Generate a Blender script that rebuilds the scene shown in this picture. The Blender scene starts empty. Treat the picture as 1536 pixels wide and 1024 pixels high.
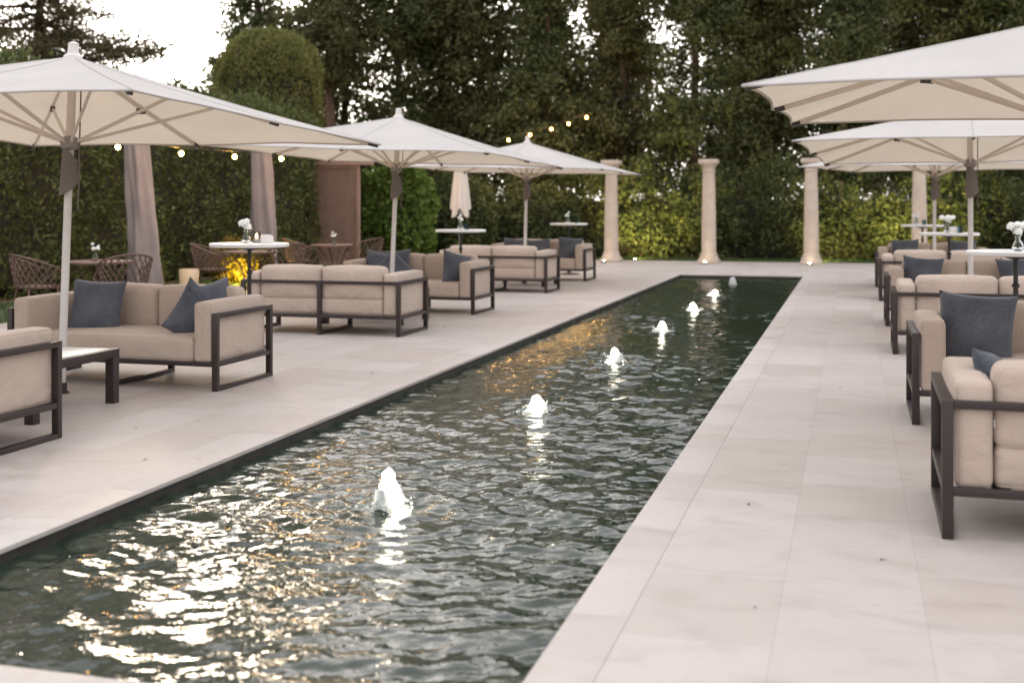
import bpy, math, random
import numpy as np
from mathutils import Vector, Matrix, noise as mn
random.seed(7); RNG = np.random.default_rng(7)
R = math.radians; PI = math.pi
S = bpy.context.scene
COL = S.collection
# ------------------------------------------------------------------ materials
def newmat(name):
    m = bpy.data.materials.new(name); m.use_nodes = True
    nt = m.node_tree; nt.nodes.clear()
    out = nt.nodes.new('ShaderNodeOutputMaterial')
    return m, nt, out
def N(nt, t, **kw):
    n = nt.nodes.new(t)
    for k, v in kw.items():
        if k in n.inputs: n.inputs[k].default_value = v
        else: setattr(n, k, v)
    return n
def coords(nt, scale=(1,1,1), which='Object'):
    tc = N(nt, 'ShaderNodeTexCoord'); mp = N(nt, 'ShaderNodeMapping')
    mp.inputs['Scale'].default_value = scale
    nt.links.new(tc.outputs[which], mp.inputs['Vector']); return mp.outputs[0]
def ramp(nt, fac, stops):
    r = N(nt, 'ShaderNodeValToRGB'); e = r.color_ramp.elements
    while len(e) < len(stops): e.new(.5)
    for el, (p, c) in zip(e, stops): el.position = p; el.color = (*c, 1)
    nt.links.new(fac, r.inputs['Fac']); return r.outputs['Color']
def surf(name, c1, c2, scale=8, rough=.6, metal=0, bump=0, bscale=60, spec=.5, stretch=(1,1,1), sheen=0):
    m, nt, out = newmat(name)
    v = coords(nt, stretch)
    n1 = N(nt, 'ShaderNodeTexNoise', Scale=scale, Detail=5); nt.links.new(v, n1.inputs['Vector'])
    col = ramp(nt, n1.outputs['Fac'], [(.3, c1), (.7, c2)])
    b = N(nt, 'ShaderNodeBsdfPrincipled', Roughness=rough, Metallic=metal)
    b.inputs['Specular IOR Level'].default_value = spec
    if sheen: b.inputs['Sheen Weight'].default_value = sheen
    nt.links.new(col, b.inputs['Base Color'])
    if bump:
        n2 = N(nt, 'ShaderNodeTexNoise', Scale=bscale, Detail=4); nt.links.new(v, n2.inputs['Vector'])
        bp = N(nt, 'ShaderNodeBump', Strength=bump, Distance=.01)
        nt.links.new(n2.outputs['Fac'], bp.inputs['Height']); nt.links.new(bp.outputs[0], b.inputs['Normal'])
    nt.links.new(b.outputs[0], out.inputs[0]); return m
def weave(name, c1, c2, scale=420, rough=.9, bump=.25, blot=3):
    m, nt, out = newmat(name); v = coords(nt)
    n1 = N(nt, 'ShaderNodeTexNoise', Scale=blot, Detail=4); nt.links.new(v, n1.inputs['Vector'])
    n2 = N(nt, 'ShaderNodeTexNoise', Scale=scale, Detail=2); nt.links.new(v, n2.inputs['Vector'])
    ad = N(nt, 'ShaderNodeMath', operation='ADD'); ml = N(nt, 'ShaderNodeMath', operation='MULTIPLY'); ml.inputs[1].default_value = .5
    nt.links.new(n1.outputs['Fac'], ad.inputs[0]); nt.links.new(n2.outputs['Fac'], ad.inputs[1]); nt.links.new(ad.outputs[0], ml.inputs[0])
    col = ramp(nt, ml.outputs[0], [(.36, c1), (.64, c2)])
    b = N(nt, 'ShaderNodeBsdfPrincipled', Roughness=rough); b.inputs['Specular IOR Level'].default_value = .2
    b.inputs['Sheen Weight'].default_value = .15
    nt.links.new(col, b.inputs['Base Color'])
    bp = N(nt, 'ShaderNodeBump', Strength=bump, Distance=.002)
    nt.links.new(n2.outputs['Fac'], bp.inputs['Height']); nt.links.new(bp.outputs[0], b.inputs['Normal'])
    nt.links.new(b.outputs[0], out.inputs[0]); return m
def creased(name, c1, c2):
    m = weave(name, c1, c2, 420, .9, .25, 3); nt = m.node_tree
    b = [n for n in nt.nodes if n.type == 'BSDF_PRINCIPLED'][0]; old = b.inputs['Normal'].links[0].from_node
    tc = N(nt, 'ShaderNodeTexCoord'); oi = N(nt, 'ShaderNodeObjectInfo'); ml = N(nt, 'ShaderNodeMath', operation='MULTIPLY'); ml.inputs[1].default_value = 40
    nt.links.new(oi.outputs['Random'], ml.inputs[0])
    n3 = N(nt, 'ShaderNodeTexNoise', Scale=4.5, Detail=3, Distortion=1.6); n3.noise_dimensions = '4D'
    nt.links.new(tc.outputs['Object'], n3.inputs['Vector']); nt.links.new(ml.outputs[0], n3.inputs['W'])
    bp = N(nt, 'ShaderNodeBump', Strength=.8, Distance=.028); nt.links.new(n3.outputs['Fac'], bp.inputs['Height'])
    nt.links.new(bp.outputs[0], old.inputs['Normal']); return m
def leafmat(name, dark, mid, light, trans=.48, scale=1.2):
    m, nt, out = newmat(name); v = coords(nt)
    n1 = N(nt, 'ShaderNodeTexNoise', Scale=scale, Detail=3); nt.links.new(v, n1.inputs['Vector'])
    g = N(nt, 'ShaderNodeNewGeometry')
    ad = N(nt, 'ShaderNodeMath', operation='MULTIPLY_ADD'); ad.inputs[1].default_value = .45
    nt.links.new(g.outputs['Random Per Island'], ad.inputs[0])
    ml = N(nt, 'ShaderNodeMath', operation='MULTIPLY'); ml.inputs[1].default_value = .75
    nt.links.new(n1.outputs['Fac'], ml.inputs[0]); nt.links.new(ml.outputs[0], ad.inputs[2])
    col = ramp(nt, ad.outputs[0], [(.3, dark), (.6, mid), (.88, light)])
    d = N(nt, 'ShaderNodeBsdfPrincipled', Roughness=.6); d.inputs['Specular IOR Level'].default_value = .25
    t = N(nt, 'ShaderNodeBsdfTranslucent'); mx = N(nt, 'ShaderNodeMixShader'); mx.inputs[0].default_value = trans
    nt.links.new(col, d.inputs['Base Color']); nt.links.new(col, t.inputs['Color'])
    nt.links.new(d.outputs[0], mx.inputs[1]); nt.links.new(t.outputs[0], mx.inputs[2]); nt.links.new(mx.outputs[0], out.inputs[0])
    return m
def emit(name, c, s):
    m, nt, out = newmat(name); e = N(nt, 'ShaderNodeEmission', Strength=s); e.inputs['Color'].default_value = (*c, 1)
    nt.links.new(e.outputs[0], out.inputs[0]); return m
def glass(name, c, rough=.03):
    m, nt, out = newmat(name); b = N(nt, 'ShaderNodeBsdfPrincipled', Roughness=rough, IOR=1.35)
    b.inputs['Base Color'].default_value = (*c, 1); b.inputs['Transmission Weight'].default_value = 1
    nt.links.new(b.outputs[0], out.inputs[0]); return m
def canvas_mat():
    m, nt, out = newmat('parasol_canvas'); v = coords(nt)
    n1 = N(nt, 'ShaderNodeTexNoise', Scale=1.3, Detail=5); nt.links.new(v, n1.inputs['Vector'])
    col = ramp(nt, n1.outputs['Fac'], [(.3, (.60,.59,.58)), (.7, (.665,.655,.645))])
    d = N(nt, 'ShaderNodeBsdfDiffuse'); t = N(nt, 'ShaderNodeBsdfTranslucent'); mx = N(nt, 'ShaderNodeMixShader'); mx.inputs[0].default_value = .36
    tc = N(nt, 'ShaderNodeMix', data_type='RGBA', blend_type='MULTIPLY'); tc.inputs['Factor'].default_value = 1
    tc.inputs[7].default_value = (1,.84,.63,1); nt.links.new(col, tc.inputs[6])
    nt.links.new(col, d.inputs['Color']); nt.links.new(tc.outputs[2], t.inputs['Color'])
    n2 = N(nt, 'ShaderNodeTexNoise', Scale=5, Detail=3); nt.links.new(v, n2.inputs['Vector'])
    bp = N(nt, 'ShaderNodeBump', Strength=.15, Distance=.02); nt.links.new(n2.outputs['Fac'], bp.inputs['Height']); nt.links.new(bp.outputs[0], d.inputs['Normal'])
    nt.links.new(d.outputs[0], mx.inputs[1]); nt.links.new(t.outputs[0], mx.inputs[2]); nt.links.new(mx.outputs[0], out.inputs[0])
    return m
def stone_paving(name, tint=(1,1,1), bricks=True):
    m, nt, out = newmat(name)
    tc = N(nt, 'ShaderNodeTexCoord'); sep = N(nt, 'ShaderNodeSeparateXYZ'); cb = N(nt, 'ShaderNodeCombineXYZ')
    nt.links.new(tc.outputs['Object'], sep.inputs[0]); nt.links.new(sep.outputs['Y'], cb.inputs['X'])
    ax = N(nt, 'ShaderNodeMath', operation='ADD'); ax.inputs[1].default_value = .783 + 52*.52
    nt.links.new(sep.outputs['X'], ax.inputs[0]); nt.links.new(ax.outputs[0], cb.inputs['Y'])
    br = N(nt, 'ShaderNodeTexBrick', offset=.38, offset_frequency=2, squash=.8, squash_frequency=3)
    br.inputs['Scale'].default_value = 1; br.inputs['Brick Width'].default_value = .74; br.inputs['Row Height'].default_value = .52
    br.inputs['Mortar Size'].default_value = .0022 if bricks else 0; br.inputs['Mortar Smooth'].default_value = .3; br.inputs['Bias'].default_value = 0
    br.inputs['Color1'].default_value = (.455,.418,.390,1); br.inputs['Color2'].default_value = (.405,.352,.322,1); br.inputs['Mortar'].default_value = (.36,.31,.28,1)
    nt.links.new(cb.outputs[0], br.inputs['Vector'])
    # veins and clouding along the cut of the stone
    mp = N(nt, 'ShaderNodeMapping'); mp.inputs['Scale'].default_value = (1, 1.9, 1); nt.links.new(tc.outputs['Object'], mp.inputs['Vector'])
    n1 = N(nt, 'ShaderNodeTexNoise', Scale=2.7, Detail=9, Roughness=.66, Distortion=.6); nt.links.new(mp.outputs[0], n1.inputs['Vector'])
    c1 = ramp(nt, n1.outputs['Fac'], [(.28, (.86,.825,.80)), (.5, (1,1,1)), (.72, (1.05,1.045,1.03))])
    mx = N(nt, 'ShaderNodeMix', data_type='RGBA', blend_type='MULTIPLY'); mx.inputs['Factor'].default_value = 1
    nt.links.new(br.outputs['Color'], mx.inputs[6]); nt.links.new(c1, mx.inputs[7])
    n2 = N(nt, 'ShaderNodeTexNoise', Scale=9, Detail=9, Roughness=.75); nt.links.new(mp.outputs[0], n2.inputs['Vector'])
    c2 = ramp(nt, n2.outputs['Fac'], [(.27, (.55,.46,.42)), (.375, (.97,.96,.95)), (.45, (1,1,1)), (.8, (1.03,1.03,1.02))])
    mx2 = N(nt, 'ShaderNodeMix', data_type='RGBA', blend_type='MULTIPLY'); mx2.inputs['Factor'].default_value = .9
    nt.links.new(mx.outputs[2], mx2.inputs[6]); nt.links.new(c2, mx2.inputs[7])
    mx3 = N(nt, 'ShaderNodeMix', data_type='RGBA', blend_type='MULTIPLY'); mx3.inputs['Factor'].default_value = 1; mx3.inputs[7].default_value = (*tint, 1)
    nt.links.new(mx2.outputs[2], mx3.inputs[6])
    b = N(nt, 'ShaderNodeBsdfPrincipled', Roughness=.55); b.inputs['Specular IOR Level'].default_value = .35
    rr = N(nt, 'ShaderNodeMapRange'); rr.inputs[3].default_value = .42; rr.inputs[4].default_value = .72
    nt.links.new(n1.outputs['Fac'], rr.inputs[0]); nt.links.new(rr.outputs[0], b.inputs['Roughness'])
    nt.links.new(mx3.outputs[2], b.inputs['Base Color'])
    sub = N(nt, 'ShaderNodeMath', operation='SUBTRACT'); nt.links.new(n2.outputs['Fac'], sub.inputs[0]); nt.links.new(br.outputs['Fac'], sub.inputs[1])
    bp = N(nt, 'ShaderNodeBump', Strength=.22, Distance=.004); nt.links.new(sub.outputs[0], bp.inputs['Height']); nt.links.new(bp.outputs[0], b.inputs['Normal'])
    nt.links.new(b.outputs[0], out.inputs[0]); return m
def water_mat():
    m, nt, out = newmat('pool_water'); v = coords(nt)
    b = N(nt, 'ShaderNodeBsdfPrincipled', Roughness=.025, IOR=1.333); b.inputs['Base Color'].default_value = (.020,.030,.020,1)
    n1 = N(nt, 'ShaderNodeTexNoise', Scale=21, Detail=2, Distortion=.9); nt.links.new(v, n1.inputs['Vector'])
    bp = N(nt, 'ShaderNodeBump', Strength=.26, Distance=.012); nt.links.new(n1.outputs['Fac'], bp.inputs['Height']); nt.links.new(bp.outputs[0], b.inputs['Normal'])
    nt.links.new(b.outputs[0], out.inputs[0]); return m
def foam_mat():
    m, nt, out = newmat('foaming_water'); v = coords(nt)
    n1 = N(nt, 'ShaderNodeTexNoise', Scale=40, Detail=4); nt.links.new(v, n1.inputs['Vector'])
    col = ramp(nt, n1.outputs['Fac'], [(.3, (.80,.82,.82)), (.7, (.93,.94,.93))])
    d = N(nt, 'ShaderNodeBsdfPrincipled', Roughness=.25); t = N(nt, 'ShaderNodeBsdfTranslucent'); mx = N(nt, 'ShaderNodeMixShader'); mx.inputs[0].default_value = .74
    nt.links.new(col, d.inputs['Base Color']); nt.links.new(col, t.inputs['Color'])
    bp = N(nt, 'ShaderNodeBump', Strength=.5, Distance=.01); nt.links.new(n1.outputs['Fac'], bp.inputs['Height']); nt.links.new(bp.outputs[0], d.inputs['Normal'])
    nt.links.new(d.outputs[0], mx.inputs[1]); nt.links.new(t.outputs[0], mx.inputs[2]); nt.links.new(mx.outputs[0], out.inputs[0]); return m
M = dict(
    paving = stone_paving('limestone_paving'),
    coping = stone_paving('limestone_coping', (1.03,1.03,1.03), False),
    earth = surf('bare_earth', (.16,.10,.07), (.24,.16,.12), 3, .95, bump=.5, bscale=30),
    lawn = surf('lawn_soil', (.035,.055,.018), (.06,.085,.03), 6, .95),
    basin = surf('dark_pool_stone', (.022,.020,.017), (.045,.040,.034), 7, .5, bump=.3, bscale=25),
    water = water_mat(), foam = foam_mat(),
    cushion = creased('taupe_outdoor_fabric', (.435,.345,.283), (.480,.388,.322)),
    pillow = weave('slate_blue_fabric', (.044,.050,.064), (.130,.140,.165), 150, .92, .8, 4),
    frame = surf('bronze_powder_coat', (.024,.015,.013), (.031,.020,.018), 30, .42, spec=.5),
    canvas = canvas_mat(),
    alu = surf('champagne_aluminium', (.64,.56,.48), (.70,.62,.53), 20, .5),
    pole = surf('white_lacquer_pole', (.60,.57,.54), (.66,.635,.605), 10, .35),
    plastic = surf('dark_plastic', (.035,.032,.03), (.05,.046,.043), 30, .5),
    hub = surf('grey_hub_plastic', (.24,.215,.195), (.28,.25,.23), 30, .5),
    strap = weave('grey_strap_fabric', (.14,.12,.108), (.19,.165,.15)),
    white = surf('white_table_laminate', (.72,.71,.69), (.80,.79,.77), 6, .35),
    stone = surf('white_marble_top', (.54,.53,.515), (.66,.65,.635), 5, .3),
    iron = surf('black_iron', (.018,.016,.016), (.03,.027,.026), 20, .45, spec=.5),
    cast = surf('brown_cast_metal', (.085,.050,.038), (.13,.078,.060), 12, .55),
    cover = weave('grey_cover_cloth', (.205,.180,.178), (.275,.245,.245), 120, .85, .2, 2),
    cream = weave('cream_canvas', (.60,.53,.46), (.70,.63,.56), 200, .9, .2, 3),
    column = surf('pale_limestone', (.45,.36,.285), (.55,.46,.375), 4, .75, bump=.35, bscale=35),
    pot = surf('cream_ceramic', (.62,.47,.30), (.72,.57,.40), 6, .45),
    lattice = surf('brown_timber', (.25,.165,.130), (.33,.225,.182), 10, .7, bump=.3, bscale=40, stretch=(1,1,.2)),
    petal = surf('white_petals', (.80,.79,.75), (.92,.91,.88), 40, .7),
    stem = surf('green_stems', (.06,.11,.03), (.10,.16,.05), 20, .6),
    clear = glass('clear_glass', (.93,.96,.96)), blue = glass('smoky_blue_glass', (.35,.55,.65)),
    card = surf('ivory_card', (.66,.62,.57), (.74,.70,.65), 8, .7),
    bark = surf('brown_bark', (.075,.045,.032), (.17,.105,.075), 6, .95, bump=.9, bscale=25, stretch=(1,1,.25)),
    twig = surf('shaded_twigs', (.020,.018,.011), (.038,.034,.020), 9, .95, bump=.8, bscale=12),  # twig colour darkened to paint in the shade inside the foliage
    bulb = emit('warm_bulb', (1,.45,.08), 60), bulb_soft = emit('soft_warm_bulb', (1,.45,.08), 16), lens = emit('lamp_lens', (1,.86,.62), 14), flame = emit('candle_flame', (1,.55,.2), 25),
    cedar = leafmat('cypress_foliage', (.050,.068,.028), (.105,.126,.050), (.180,.190,.080)),
    cedar2 = leafmat('olive_cypress_foliage', (.060,.070,.028), (.125,.130,.052), (.200,.190,.084)),
    hedge = leafmat('hedge_foliage', (.055,.078,.026), (.105,.132,.044), (.170,.186,.064), .3, 1.6),
    backhedge = leafmat('loose_hedge_foliage', (.046,.066,.023), (.086,.108,.038), (.145,.158,.054), .35, 1.3),
    dome = leafmat('clipped_dome_foliage', (.13,.145,.042), (.20,.21,.066), (.27,.26,.092), .5, 2.0),
    ivy = leafmat('ivy_foliage', (.07,.12,.022), (.13,.20,.04), (.20,.28,.065), .4, 3),
    lacy = leafmat('lacy_foliage', (.07,.068,.032), (.115,.105,.052), (.17,.15,.08), .45),
    yellow = leafmat('golden_shrub_foliage', (.12,.10,.015), (.20,.16,.025), (.28,.22,.04), .4),
    grass = leafmat('grass_blades', (.04,.07,.018), (.07,.11,.03), (.11,.15,.045), .3, 4),
)
# ------------------------------------------------------------------ mesh helper
class MB:
    def __init__(s): s.v = []; s.f = []
    def add(s, vs, fs, mtx=None):
        o = len(s.v)
        s.v += [tuple(mtx @ Vector(p)) if mtx is not None else tuple(p) for p in vs]
        s.f += [tuple(i+o for i in f) for f in fs]; return s
    def box(s, x0, x1, y0, y1, z0, z1, bev=0, mtx=None):
        if bev <= 0:
            vs = [(x,y,z) for z in (z0,z1) for x,y in ((x0,y0),(x1,y0),(x1,y1),(x0,y1))]
            fs = [(3,2,1,0),(4,5,6,7),(0,1,5,4),(1,2,6,5),(2,3,7,6),(3,0,4,7)]
            return s.add(vs, fs, mtx)
        vs, fs = rounded((x1-x0)/2, (y1-y0)/2, (z1-z0)/2, bev, 2, 1)
        T = Matrix.Translation(((x0+x1)/2, (y0+y1)/2, (z0+z1)/2))
        return s.add(vs, fs, (mtx @ T) if mtx is not None else T)
    def tube(s, pts, r, n=8, caps=True):
        pts = [Vector(p) for p in pts]; rs = r if isinstance(r, (list, tuple)) else [r]*len(pts)
        vs = []; fs = []; up = None
        for i, p in enumerate(pts):
            t = (pts[min(i+1, len(pts)-1)] - pts[max(i-1, 0)]).normalized()
            if up is None: up = t.orthogonal().normalized()
            else: up = (up - t*up.dot(t)).normalized()
            w = t.cross(up)
            for k in range(n):
                a = 2*PI*k/n; vs.append(p + (up*math.cos(a) + w*math.sin(a))*rs[i])
        for i in range(len(pts)-1):
            for k in range(n):
                a = i*n+k; b = i*n+(k+1)%n; fs.append((a, b, b+n, a+n))
        if caps: fs += [tuple(range(n-1, -1, -1)), tuple(range(len(vs)-n, len(vs)))]
        return s.add(vs, fs)
    def bar(s, a, b, w, h, up=(0,0,1)):
        a = Vector(a); b = Vector(b); t = (b-a).normalized(); u = Vector(up); sd = t.cross(u).normalized(); u = sd.cross(t)
        vs = [p + sd*x*w/2 + u*y*h/2 for p in (a, b) for x, y in ((-1,-1),(1,-1),(1,1),(-1,1))]
        return s.add(vs, [(0,1,2,3),(7,6,5,4),(0,4,5,1),(1,5,6,2),(2,6,7,3),(3,7,4,0)])
    def lathe(s, prof, n=24, c=(0,0,0), caps=True, wob=None):
        vs = []; fs = []
        for j, (r, z) in enumerate(prof):
            for k in range(n):
                a = 2*PI*k/n; q = r*(wob(a, z) if wob else 1)
                vs.append((c[0]+q*math.cos(a), c[1]+q*math.sin(a), c[2]+z))
        for j in range(len(prof)-1):
            for k in range(n):
                a = j*n+k; b = j*n+(k+1)%n; fs.append((a, b, b+n, a+n))
        if caps: fs += [tuple(range(n-1, -1, -1)), tuple(range(len(vs)-n, len(vs)))]
        return s.add(vs, fs)
    def build(s, name, mat, parent=None, loc=None, smooth=False, rot=None):
        me = bpy.data.meshes.new(name); me.from_pydata(s.v, [], s.f); me.update()
        me.materials.append(mat)
        if smooth: me.shade_smooth()
        if smooth == 'angle': me.set_sharp_from_angle(angle=R(38))
        o = bpy.data.objects.new(name, me); COL.objects.link(o)
        if parent: o.parent = parent
        if loc is not None: o.location = loc
        if rot is not None: o.rotation_euler = rot
        return o
def rounded(hx, hy, hz, r, seg=3, mid=5, puff=(0,0,0), wr=0, seed=0):
    hs = (hx, hy, hz); r = min(r, min(hs)*.98)
    def ts(h):
        t = [-h + r*(1-math.cos(PI/2*i/seg)) for i in range(seg)]
        inner = [-(h-r) + 2*(h-r)*i/mid for i in range(mid+1)]
        return t + inner + [-x for x in reversed(t)]
    T = [ts(h) for h in hs]; idx = {}; vs = []; fs = []
    def vert(p):
        k = tuple(round(c, 5) for c in p)
        if k in idx: return idx[k]
        core = [max(-(h-r), min(h-r, c)) for c, h in zip(p, hs)]
        d = Vector([c-k2 for c, k2 in zip(p, core)]); L = d.length
        q = Vector(core) + (d*(r/L) if L > 1e-9 else d)
        n = [c/h for c, h in zip(q, hs)]
        w = [max(0, 1-c*c) for c in n]
        q = Vector((q.x + puff[0]*n[0]*w[1]*w[2], q.y + puff[1]*n[1]*w[0]*w[2], q.z + puff[2]*n[2]*w[0]*w[1]))
        if wr:
            q += Vector((mn.noise(q*6+Vector((seed,0,0))), mn.noise(q*6+Vector((0,seed,5))), mn.noise(q*6+Vector((9,3,seed)))))*wr
        idx[k] = len(vs); vs.append(tuple(q)); return idx[k]
    for ax in range(3):
        u, w = (ax+1) % 3, (ax+2) % 3
        for sg in (-1, 1):
            for i in range(len(T[u])-1):
                for j in range(len(T[w])-1):
                    q = []
                    for a, b in ((i,j),(i+1,j),(i+1,j+1),(i,j+1)):
                        p = [0,0,0]; p[ax] = sg*hs[ax]; p[u] = T[u][a]; p[w] = T[w][b]; q.append(vert(p))
                    if sg < 0: q.reverse()
                    if len(set(q)) == 4: fs.append(tuple(q))
    return vs, fs
def empty(name, loc=(0,0,0), rz=0, rot=None):
    o = bpy.data.objects.new(name, None); COL.objects.link(o); o.location = loc
    o.rotation_euler = rot if rot else (0,0,rz); o.empty_display_size = .2; return o
def tag(o, label=None, cat=None, group=None, kind=None):
    if label: o['label'] = label
    if cat: o['category'] = cat
    if group: o['group'] = group
    if kind: o['kind'] = kind
    return o
def copy_tree(o, parent=None):
    c = o.copy(); COL.objects.link(c); c.parent = parent
    for ch in list(o.children): copy_tree(ch, c)
    return c
def npmesh(name, V, F, mat, parent=None, loc=None, smooth=False):
    me = bpy.data.meshes.new(name); nv = len(V); nf, k = F.shape
    me.vertices.add(nv); me.vertices.foreach_set('co', np.ascontiguousarray(V, np.float32).ravel())
    me.loops.add(nf*k); me.loops.foreach_set('vertex_index', np.ascontiguousarray(F, np.int32).ravel())
    me.polygons.add(nf); me.polygons.foreach_set('loop_start', np.arange(0, nf*k, k, dtype=np.int32))
    me.update(calc_edges=True); me.validate(); me.materials.append(mat)
    if smooth: me.shade_smooth()
    o = bpy.data.objects.new(name, me); COL.objects.link(o)
    if parent: o.parent = parent
    if loc is not None: o.location = loc
    return o
def unit(a): return a/np.maximum(np.linalg.norm(a, axis=-1, keepdims=True), 1e-9)
def leaves(C, A, ln, wd, jitter=.6):
    """leaf rhombi at C pointing along A, with random roll, slightly folded"""
    n = len(C); A = unit(A + RNG.normal(0, jitter, (n,3))); B = unit(np.cross(A, RNG.normal(0,1,(n,3)))); Nn = np.cross(A, B)
    L = ln*RNG.uniform(.6,1.35,(n,1)); W = wd*RNG.uniform(.6,1.3,(n,1)); fold = W*RNG.uniform(-.5,.5,(n,1))
    V = np.stack([C-A*L*.5, C+B*W*.5+Nn*fold, C+A*L*.5, C-B*W*.5+Nn*fold], 1).reshape(-1,3)
    return V, np.arange(4*n, dtype=np.int32).reshape(-1,4)
# ------------------------------------------------------------------ camera, light
YAW = math.atan(511/1800)
cd = bpy.data.cameras.new('camera'); cam = bpy.data.objects.new('camera', cd); COL.objects.link(cam)
cam.location = (0,0,1.5); cam.rotation_euler = (R(90), 0, YAW)
cd.sensor_width = 36; cd.lens = 36*1800/1536; cd.shift_y = -205/1536; cd.clip_end = 800; cd.clip_start = .05
cd.dof.use_dof = True; cd.dof.focus_distance = 8.6; cd.dof.aperture_fstop = 1.8; cd.dof.aperture_blades = 0
S.camera = cam
SUN_EL, SUN_AZ = 11.0, -26.0      # azimuth measured from +Y towards +X
w = bpy.data.worlds.new('World'); S.world = w; w.use_nodes = True
nt = w.node_tree; bg = nt.nodes['Background']
sk = nt.nodes.new('ShaderNodeTexSky'); sk.sky_type = 'NISHITA'; sk.sun_disc = False
sk.sun_elevation = R(SUN_EL); sk.sun_rotation = R(SUN_AZ); sk.dust_density = 3.0; sk.air_density = 1.0; sk.ozone_density = 1.0
hs = nt.nodes.new('ShaderNodeHueSaturation'); hs.inputs['Saturation'].default_value = .28
nt.links.new(sk.outputs[0], hs.inputs['Color'])
wb = nt.nodes.new('ShaderNodeMix'); wb.data_type = 'RGBA'; wb.blend_type = 'MULTIPLY'; wb.inputs['Factor'].default_value = 1
wb.inputs[7].default_value = (.995,.985,.995,1); cl = nt.nodes.new('ShaderNodeMix'); cl.data_type = 'RGBA'; cl.inputs['Factor'].default_value = .80
tcw = nt.nodes.new('ShaderNodeTexCoord'); sx = nt.nodes.new('ShaderNodeSeparateXYZ'); nt.links.new(tcw.outputs['Generated'], sx.inputs[0])
mr = nt.nodes.new('ShaderNodeMapRange'); mr.inputs[1].default_value = 0; mr.inputs[2].default_value = .95; nt.links.new(sx.outputs['Z'], mr.inputs[0])
ov = nt.nodes.new('ShaderNodeMix'); ov.data_type = 'RGBA'; nt.links.new(mr.outputs[0], ov.inputs['Factor'])   # overcast: brighter overhead than at the horizon
ov.inputs[6].default_value = (1.55,1.52,1.52,1); ov.inputs[7].default_value = (3.45,3.45,3.56,1); nt.links.new(ov.outputs[2], cl.inputs[7])
nt.links.new(hs.outputs[0], cl.inputs[6]); nt.links.new(cl.outputs[2], wb.inputs[6])
nt.links.new(wb.outputs[2], bg.inputs['Color']); bg.inputs['Strength'].default_value = .15
sd = bpy.data.lights.new('sun', 'SUN'); sd.energy = .6; sd.angle = R(14); sd.color = (1,.80,.58)
so = bpy.data.objects.new('sun', sd); COL.objects.link(so)
dirv = Vector((math.sin(R(SUN_AZ))*math.cos(R(SUN_EL)), math.cos(R(SUN_AZ))*math.cos(R(SUN_EL)), math.sin(R(SUN_EL))))
so.rotation_euler = dirv.to_track_quat('Z', 'Y').to_euler()
S.view_settings.view_transform = 'Standard'; S.view_settings.look = 'None'; S.view_settings.exposure = 2.15; S.view_settings.gamma = 1
def lamp(name, kind, loc, energy, color, size=.03, parent=None, target=None, angle=70):
    d = bpy.data.lights.new(name, kind); d.energy = energy; d.color = color; d.shadow_soft_size = size
    if kind == 'SPOT': d.spot_size = R(angle); d.spot_blend = .8
    o = bpy.data.objects.new(name, d); COL.objects.link(o); o.location = loc
    if target: o.rotation_euler = (Vector(target)-Vector(loc)).to_track_quat('-Z','Y').to_euler()
    if parent: o.parent = parent
    return o
# ------------------------------------------------------------------ ground, paving, pool
PX0, PX1, PY0, PY1 = -3.57, -.998, 3.31, 25.85
CW = .215
def ring(name, outer, inner, z, mat):
    X0,X1,Y0,Y1 = outer; a,b,c,d = inner; m = MB()
    for (x0,x1,y0,y1) in ((X0,X1,Y0,c),(X0,X1,d,Y1),(X0,a,c,d),(b,X1,c,d)):
        m.add([(x0,y0,z),(x1,y0,z),(x1,y1,z),(x0,y1,z)], [(0,1,2,3)])
    return tag(m.build(name, mat), kind='structure')
ring('ground', (-400,400,-300,500), (PX0-.6,PX1+.6,PY0-.6,PY1+.6), -.034, M['earth'])
ring('paving', (-10.35,7.5,-3,32.0), (PX0-CW,PX1+CW,PY0-CW,PY1+CW), 0, M['paving'])
m = MB(); m.add([(-12.6,-3,-.012),(-10.35,-3,-.012),(-10.35,32,-.012),(-12.6,32,-.012)], [(0,1,2,3)])
m.add([(-12.6,32,-.012),(9,32,-.012),(9,33.9,-.012),(-12.6,33.9,-.012)], [(0,1,2,3)])
tag(m.build('lawn', M['lawn']), kind='structure')
# coping blocks round the pool
m = MB(); g = .0016
def run(x0,x1,y0,y1,along):
    L = (y1-y0) if along == 'y' else (x1-x0); n = max(1, round(L/1.2)); st = L/n
    for i in range(n):
        if along == 'y': m.box(x0,x1,y0+i*st+g/4,y0+(i+1)*st-g/4,-.022,.0015,.0015)
        else: m.box(x0+i*st+g/4,x0+(i+1)*st-g/4,y0,y1,-.022,.0015,.0015)
run(PX1, PX1+CW-g, PY0-CW+g, PY1+CW-g, 'y'); run(PX0-CW+g, PX0, PY0-CW+g, PY1+CW-g, 'y')
run(PX0+g, PX1-g, PY0-CW+g, PY0, 'x'); run(PX0+g, PX1-g, PY1, PY1+CW-g, 'x')
tag(m.build('coping', M['coping'], smooth='angle'), kind='structure')
m = MB(); zf = -.75; e = .02
ix0, ix1, iy0, iy1 = PX0-e, PX1+e, PY0-e, PY1+e
vs = [(ix0,iy0,-.021),(ix1,iy0,-.021),(ix1,iy1,-.021),(ix0,iy1,-.021),(ix0,iy0,zf),(ix1,iy0,zf),(ix1,iy1,zf),(ix0,iy1,zf)]
m.add(vs, [(0,1,5,4),(1,2,6,5),(2,3,7,6),(3,0,4,7),(4,5,6,7)])
tag(m.build('pool_basin', M['basin']), kind='structure')
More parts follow.
